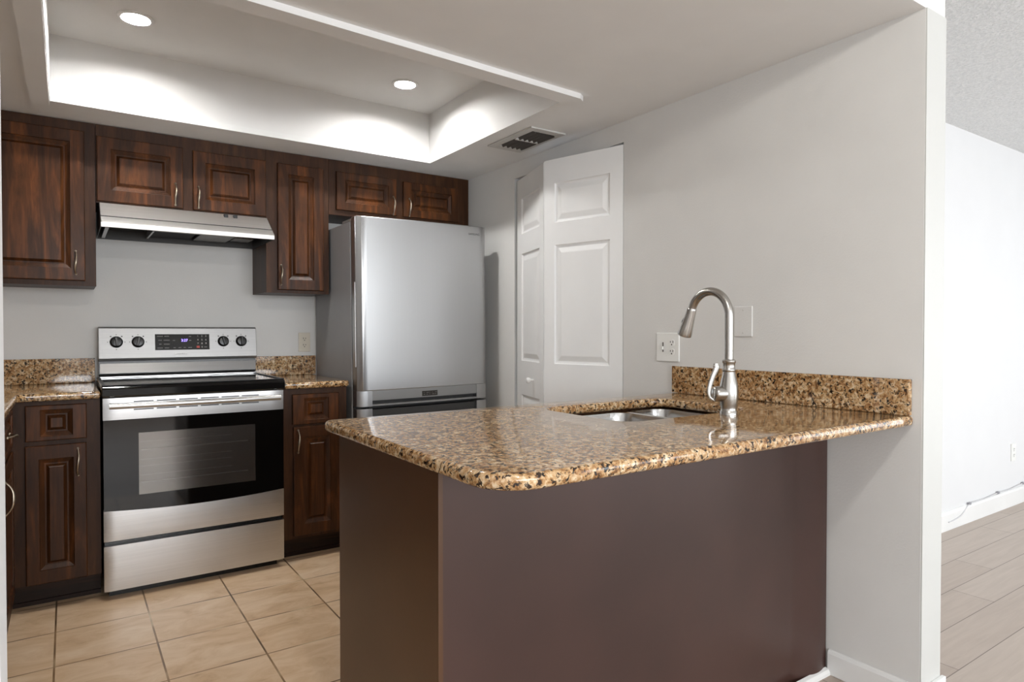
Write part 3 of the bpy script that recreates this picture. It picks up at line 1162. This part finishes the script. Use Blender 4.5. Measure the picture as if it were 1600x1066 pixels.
# glass with a window opening
WX0, WX1, WZ0_, WZ1_ = -1.897, -1.404, .449, .724
bm = bmesh.new()
yf = YD - .0015
box(bm, RX0 + .001, WX0, yf, yf + .006, .3955, .7865)
box(bm, WX1, RX1 - .001, yf, yf + .006, .3955, .7865)
box(bm, WX0, WX1, yf, yf + .006, WZ1_, .7865)
n = 24
for i in range(n):
    ua, ub = i / n, (i + 1) / n
    xa, xb = WX0 + (WX1 - WX0) * ua, WX0 + (WX1 - WX0) * ub
    fa, fb = (xa - RX0) / (RX1 - RX0), (xb - RX0) / (RX1 - RX0)
    prism(bm, [(xa, cv(fa)), (xb, cv(fb)), (xb, WZ0_), (xa, WZ0_)], 'y', yf, yf + .006)
for (xa, xb) in ((RX0 + .001, WX0), (WX1, RX1 - .001)):
    for i in range(6):
        a_, b_ = xa + (xb - xa) * i / 6, xa + (xb - xa) * (i + 1) / 6
        prism(bm, [(a_, cv((a_ - RX0) / (RX1 - RX0))), (b_, cv((b_ - RX0) / (RX1 - RX0))), (b_, .3955), (a_, .3955)], 'y', yf, yf + .006)
bmesh.ops.remove_doubles(bm, verts=bm.verts[:], dist=.0001)
obj('door_glass', bm, M['black_glass'], od)
obj('oven_window', B((WX0, WX1, yf + .0003, yf + .004, WZ0_, WZ1_)), M['oven_window'], od)
bm = bmesh.new()
for z in (.50, .645):
    sweep(bm, [(WX0 + .01, -.645, z), (WX1 - .03, -.645, z)], .0025, 8)
for z in (.53, .57, .60, .68):
    sweep(bm, [(WX0 + .01, -.640, z), (WX1 - .1, -.640, z)], .0012, 6)
obj('oven_rack', bm, M['trim'], od)
obj('oven_liner', B((WX0 - .02, WX1 + .02, -.634, -.630, WZ0_ - .02, WZ1_ + .02)), M['oven_inside'], od)
bm = front_sheet(lambda u: .258, cv, 8, 32, YD, -.626, .0015)
obj('door_foot', bm, M['steel'], od, smooth=True)
bm = bmesh.new()
hx0, hx1, hz = -2.008, -1.292, .850
pp = []
for i in range(21):
    u = i / 20
    pp.append((hx0 + (hx1 - hx0) * u, YD - .036 - .010 * (1 - (2 * u - 1) ** 2), hz))
sweep(bm, pp, .0125, 16, (1, .8))
hh = obj('door_handle', bm, M['steel'], od, smooth=True)
for sx in (hx0 + .012, hx1 - .012):
    bm = B((sx - .011, sx + .011, YD - .042, YD, hz - .012, hz + .012))
    obj('handle_bracket', bm, M['steel'], od, bevel=.003)
bm = front_sheet(lambda u: .040, lambda u: .237, 10, 32, YD, -.626, .002)
obj('storage_drawer', bm, M['steel'], r, smooth=True)

# ------------------------------------------------------------------ range hood
r = thing('range_hood', 'slim stainless steel under cabinet range hood above the range', 'range hood', (-1.643, -.25, 1.647))
HX0, HX1 = -2.026, -1.2655
prof = [(-.004, 1.7795), (-.345, 1.7795), (-.488, 1.678), (-.500, 1.668), (-.500, 1.646), (-.494, 1.646), (-.494, 1.664), (-.345, 1.768), (-.015, 1.768), (-.015, 1.72), (-.004, 1.72)]
bm = bmesh.new()
prism(bm, prof, 'x', HX0 + .0015, HX1 - .0015)
obj('hood_shell', bm, M['steel_hood'], r, bevel=.0015)
side = [(-.004, 1.648), (-.004, 1.7790), (-.345, 1.7790), (-.487, 1.678), (-.499, 1.667), (-.499, 1.647)]
for a in (HX0, HX1 - .0015):
    bm = prism(bmesh.new(), side, 'x', a, a + .0015)
    obj('side_plate', bm, M['steel_dark'], r)
bm = B((HX0 + .002, HX1 - .002, -.46, -.016, 1.700, 1.703))
obj('inner_pan', bm, M['hood_inner'], r)
obj('back_plate', B((HX0 + .002, HX1 - .002, -.014, -.004, 1.649, 1.719)), M['hood_inner'], r)
bm = B((-1.80, -1.60, -.34, -.05, 1.672, 1.69))
obj('grease_filter_bay', bm, M['cavity_shade'], r, bevel=.003)  # black block painted as the dark hole beside the mesh filter
bm = B((-1.585, -1.42, -.34, -.05, 1.668, 1.69))
obj('grease_filter_bay', bm, M['filter'], r, bevel=.003)
bm = B((-1.80, -1.42, -.352, -.342, 1.664, 1.70), (-1.805, -1.797, -.345, -.05, 1.662, 1.70))
obj('filter_rail', bm, M['steel'], r)
bm = B((-1.40, -1.30, -.20, -.06, 1.676, 1.70))
obj('lamp_lens', bm, M['filter'], r, bevel=.004)
bm = B((HX0 + .02, HX0 + .035, -.44, -.03, 1.652, 1.70))
obj('side_rail', bm, M['steel'], r)
for bx in (-1.475, -1.43):
    bm = B((bx - .010, bx + .010, -.375, -.357, 1.757, 1.7785))
    bmesh.ops.translate(bm, verts=bm.verts[:], vec=(0, .0, -.003))
    obj('rocker_switch', bm, M['black_plastic'], r, bevel=.002)

# ------------------------------------------------------------------ refrigerator
r = thing('refrigerator', 'tall silver bottom freezer refrigerator in the back right corner', 'refrigerator', (-.495, -.36, 0))
FX0, FX1 = -.893, -.098
bm = B((FX0, FX1, -.622, -.03, .03, 1.757))
obj('fridge_body', bm, M['fridge_side'], r, bevel=.004)
for q in ((FX0 + .05, FX0 + .1, -.58, -.5, 0, .03), (FX1 - .1, FX1 - .05, -.58, -.5, 0, .03), (FX0 + .05, FX0 + .1, -.15, -.08, 0, .03), (FX1 - .1, FX1 - .05, -.15, -.08, 0, .03)):
    obj('foot', B(q), M['black_plastic'], r)


def fridge_front(z0, z1, cut=None):
    """door with rounded vertical edges and gently bowed face; cut=(x0,x1,za,zb,depth) presses a recess"""
    n = 28
    prof = []
    for i in range(n + 1):
        u = i / n
        x = FX0 - .002 + (FX1 - FX0 + .004) * u
        t = 2 * u - 1
        y = -.716 - .010 * (1 - t * t)
        e = min(u, 1 - u) * (FX1 - FX0)
        if e < .022:
            y += .022 - math.sqrt(max(0, .022 ** 2 - (.022 - e) ** 2))
        prof.append((x, y))
    return prof


def door_solid(z0, z1):
    p = fridge_front(z0, z1)
    pts = [(x, y) for x, y in p] + [(FX1 + .002, -.640), (FX0 - .002, -.640)]
    bm = bmesh.new()
    prism(bm, pts, 'z', z0, z1)
    return bm


d1 = obj('refrigerator_door', door_solid(.858, 1.776), M['fridge'], r, smooth=True, bevel=.004)
# foot of the upper door: side stiles, strip, grip recess and lip
SX0, SX1 = -.818, -.176


def part_prof(xa, xb, off=0.0):
    P = [q for q in fridge_front(0, 1)]

    def y_at(x):
        for (a, ya), (b, yb) in zip(P, P[1:]):
            if a <= x <= b:
                return ya + (yb - ya) * (x - a) / (b - a)
        return P[-1][1]
    xs = [xa] + [a for a, _ in P if xa < a < xb] + [xb]
    return [(x, y_at(x) + off) for x in xs]


def strip_solid(xa, xb, z0, z1, off, back=-.640):
    f = part_prof(xa, xb, off)
    return prism(bmesh.new(), f + [(xb, back), (xa, back)], 'z', z0, z1)


for xa, xb in ((FX0 - .002, SX0), (SX1, FX1 + .002)):
    obj('door_stile', strip_solid(xa, xb, .776, .858, 0.0), M['fridge'], d1, smooth=True)
obj('grip_strip', strip_solid(SX0, SX1, .806, .858, .0035), M['fridge_strip'], d1, smooth=True)
obj('grip_recess', strip_solid(SX0, SX1, .786, .806, .045), M['gasket'], d1)
obj('door_lip', strip_solid(SX0, SX1, .776, .786, .004), M['fridge_strip'], d1, smooth=True)
yst = part_prof(-.53, -.43, .0035)[0][1]
dl = obj('display_label', strip_solid(-.529, -.434, .812, .840, .0025, -.69), M['slot'], d1)
for i in range(5):
    for z in (.821, .831):
        x = -.520 + i * .0175
        y = part_prof(x, x + .01, .0015)[0][1]
        bm = bmesh.new()
        box(bm, x, x + random.choice((.004, .008, .013)), y, y + .002, z - .0015, z + .0015)
        obj('label_mark', bm, M['mark_grey'], d1)
yl = part_prof(-.2, -.19, -.0004)[0][1]
lettering('brand_lettering', 'SAMSUNG', .0165, M['logo_grey'], d1, (-.186, yl - .0012, 1.728), (1, .028, 0), (0, 0, 1))
d2 = obj('freezer_drawer', door_solid(.08, .690), M['fridge'], r, smooth=True, bevel=.003)
for xa, xb in ((FX0 - .002, SX0), (SX1, FX1 + .002)):
    obj('door_stile', strip_solid(xa, xb, .690, .764, 0.0), M['fridge'], d2, smooth=True)
obj('grip_recess', strip_solid(SX0, SX1, .690, .756, .02), M['gasket'], d2)
obj('drawer_lip', strip_solid(SX0, SX1, .690, .716, .003), M['fridge_strip'], d2, smooth=True)
obj('gasket', B((FX0 + .004, FX1 - .004, -.640, -.622, .08, 1.765)), M['gasket'], r)
bm = B((FX0 + .002, FX0 + .09, -.655, -.50, 1.757, 1.772), (FX0 + .015, FX0 + .055, -.68, -.62, 1.7765, 1.782))
obj('hinge_cover', bm, M['fridge_strip'], r, bevel=.003)
bm = B((FX1 - .12, FX1 - .004, -.63, -.52, 1.757, 1.77))
obj('hinge_cover', bm, M['fridge_strip'], r, bevel=.003)
bm = bmesh.new()
prism(bm, [(FX0 - .0055, -.665), (FX0 - .0055, -.690), (FX0 - .0015, -.692), (FX0 - .0015, -.663)], 'z', .985, 1.432)
obj('side_grip', bm, M['steel'], d1, bevel=.001)
r.rotation_euler = (0, math.radians(-.55), 0)
r.location = (-.495, -.36, .004)

# ------------------------------------------------------------------ plates on the walls


def duplex(root_plate, cx, cz, face, axis, sgn, body):
    """two receptacle faces with slots. axis 'y': plate lies in the xz plane facing -y; axis 'x': plate in the yz plane facing -x"""
    def bx(bm, a0, a1, z0, z1, d0, d1):
        if axis == 'y':
            box(bm, a0, a1, face - d1, face - d0, z0, z1)
        else:
            box(bm, face - d1, face - d0, a0, a1, z0, z1)
    for dz in (.0195, -.0195):
        bm = bmesh.new()
        L0, L1 = [], []
        for k in range(28):
            a = 2 * PI * k / 28
            u = max(-.0145, min(.0145, .0175 * math.cos(a)))
            v = .0145 * math.sin(a)
            if axis == 'y':
                L0.append((cx + u, face, cz + dz + v))
                L1.append((cx + u, face - .0018, cz + dz + v))
            else:
                L0.append((face, cx + u, cz + dz + v))
                L1.append((face - .0018, cx + u, cz + dz + v))
        loops_mesh(bm, [L0, L1])
        rc = obj('receptacle', bm, body, root_plate)
        bm = bmesh.new()
        bm.free()
        for q in ((-.0085, -.0052, -.001, .0085), (.0052, .0085, 0, .0075), (-.0027, .0027, -.0105, -.0052)):
            bm = bmesh.new()
            bx(bm, cx + q[0], cx + q[1], cz + dz + q[2], cz + dz + q[3], .001, .0022)
            obj('slot', bm, M['slot'], rc)


G_PL = 'electrical plates on the walls'
r = thing('outlet_plate', 'beige duplex outlet on the back wall beside the refrigerator', 'outlet', (-.968, 0, 1.108), G_PL)
pl = obj('cover_plate', B((-1.003, -.933, -.006, 0, 1.05, 1.166)), M['plastic_beige'], r, bevel=.002)
duplex(r, -.968, 1.108, -.006, 'y', 1, M['plastic_beige'])
r = thing('outlet_plate', 'wide white plate with duplex outlet and switch below faucet spout', 'outlet', (0, -2.022, 1.105), G_PL)
pl = obj('cover_plate', B((-.007, 0, -2.086, -1.958, 1.043, 1.167)), M['plastic_white'], r, bevel=.0025)
duplex(r, -2.047, 1.105, -.007, 'x', 1, M['plastic_white'])
bm = B((-.0085, -.007, -2.0, -1.994, 1.084, 1.126))
obj('switch_slot', bm, M['mark_grey'], r)
bm = B((-.016, -.008, -2.0005, -1.9935, 1.094, 1.108))
obj('switch_toggle', bm, M['plastic_white'], r, bevel=.001)
bm = B((-.0078, -.007, -2.0, -1.995, 1.118, 1.124), (-.0078, -.007, -2.0, -1.995, 1.110, 1.114))
obj('plate_screw', bm, M['slot'], r)
r = thing('blank_plate', 'plain grey painted blank wall plate behind the faucet column', 'wall plate', (0, -2.405, 1.211), G_PL)
obj('cover_plate', B((-.006, 0, -2.443, -2.362, 1.153, 1.27)), M['wall'], r, bevel=.0025)
bm = bmesh.new()
for z in (1.255, 1.168):
    lathe(bm, [(.003, -.006), (.003, -.0072), (.001, -.0075)], (0, -2.403, z), 'x', 10)
obj('plate_screw', bm, M['vent_white'], r)
r = thing('outlet_plate', 'small white outlet on the far living room wall above baseboard', 'outlet', (3.112, -2.247, .358), G_PL)
obj('cover_plate', B((3.077, 3.147, -2.254, -2.247, .30, .416)), M['plastic_white'], r, bevel=.002)
duplex(r, 3.112, .358, -2.254, 'y', 1, M['plastic_white'])

# ------------------------------------------------------------------ ceiling fittings
r = thing('air_vent', 'ceiling air vent with shade-toned slanted louvres above the folding door', 'vent', (-.213, -1.25, HC))
VX0, VX1, VY0, VY1 = -.318, -.108, -1.447, -1.053
bm = B((VX0, -.278, VY0, VY1, HC - .008, HC), (-.142, VX1, VY0, VY1, HC - .008, HC), (-.278, -.142, VY0, -1.402, HC - .008, HC), (-.278, -.142, -1.108, VY1, HC - .008, HC))
obj('vent_frame', bm, M['vent_white'], r, bevel=.002)
obj('vent_back', B((-.278, -.142, -1.402, -1.108, HC - .0015, HC - .0005)), M['cavity_shade'], r)  # black sheet painted as duct shade, no opening behind it
for k in range(5):
    x = -.270 + k * .029
    for (ya, yb) in ((-1.400, -1.262), (-1.248, -1.110)):
        bm = bmesh.new()
        prism(bm, [(x + .004, HC - .002), (x + .0055, HC - .002), (x + .0135, HC - .014), (x + .012, HC - .014)], 'y', ya, yb)
        obj('louvre', bm, M['louvre'], r)
obj('vent_divider', B((-.278, -.142, -1.262, -1.248, HC - .012, HC - .001)), M['vent_white'], r)

M['lens'] = emissive('lit_lens', (254, 253, 251), CAN_W)
M['dining_lens'] = emissive('dining_lamp_lens', (255, 250, 242), DINING_W)
for (cx, cy), lab in zip(CANS, ('lit recessed ceiling light nearest the left end of the tray', 'lit recessed ceiling light nearest the right end of the tray')):
    r = thing('recessed_light', lab, 'ceiling light', (cx, cy, TR), 'recessed lights in the ceiling tray')
    bm = bmesh.new()
    lathe(bm, [(.052, TR + .012), (.050, TR - .002), (.053, TR - .007), (.064, TR - .006), (.068, TR - .001), (.068, TR)], (cx, cy, 0), 'z', 40, False, False)
    obj('trim_ring', bm, M['trim'], r, smooth=True)
    bm = bmesh.new()
    lathe(bm, [(.001, TR + .012), (.051, TR + .012), (.051, TR + .02), (.001, TR + .02)], (cx, cy, 0), 'z', 40)
    obj('lens', bm, M['lens'], r)
r = thing('dining_light', 'small round globe ceiling light in the dining area', 'ceiling light', (-1.7, -3.95, HL))
bm = bmesh.new()
lathe(bm, [(.07, HL), (.07, HL - .012), (.05, HL - .022), (.024, HL - .024), (.024, HL - .032)], (-1.7, -3.95, 0), 'z', 32)
obj('lamp_base', bm, M['trim'], r, smooth=True)
bm = bmesh.new()
bmesh.ops.create_uvsphere(bm, u_segments=32, v_segments=16, radius=.05, matrix=Matrix.Translation((-1.7, -3.95, HL - .078)))
obj('globe', bm, M['dining_lens'], r, smooth=True)

# ------------------------------------------------------------------ cable on the living room baseboard
r = thing('cable', 'thin cable clipped along the top of the living room baseboard', 'cable', (2.2, -2.262, .05))
cp = spline([(2.12, -2.264, .05), (2.19, -2.264, .052), (2.29, -2.264, .066), (2.42, -2.259, .114), (2.62, -2.258, .112), (2.85, -2.256, .121), (3.05, -2.256, .118), (3.27, -2.256, .128), (3.6, -2.256, .12)], 60)
bm = bmesh.new()
sweep(bm, cp, .003, 8)
obj('cord', bm, M['wire'], r, smooth=True)
for q in ((2.42, .114), (2.85, .121), (3.27, .128)):
    bm = B((q[0] - .014, q[0] + .014, -2.263, -2.248, q[1] - .006, q[1] + .008))
    obj('clip', bm, M['clip'], r, bevel=.002)
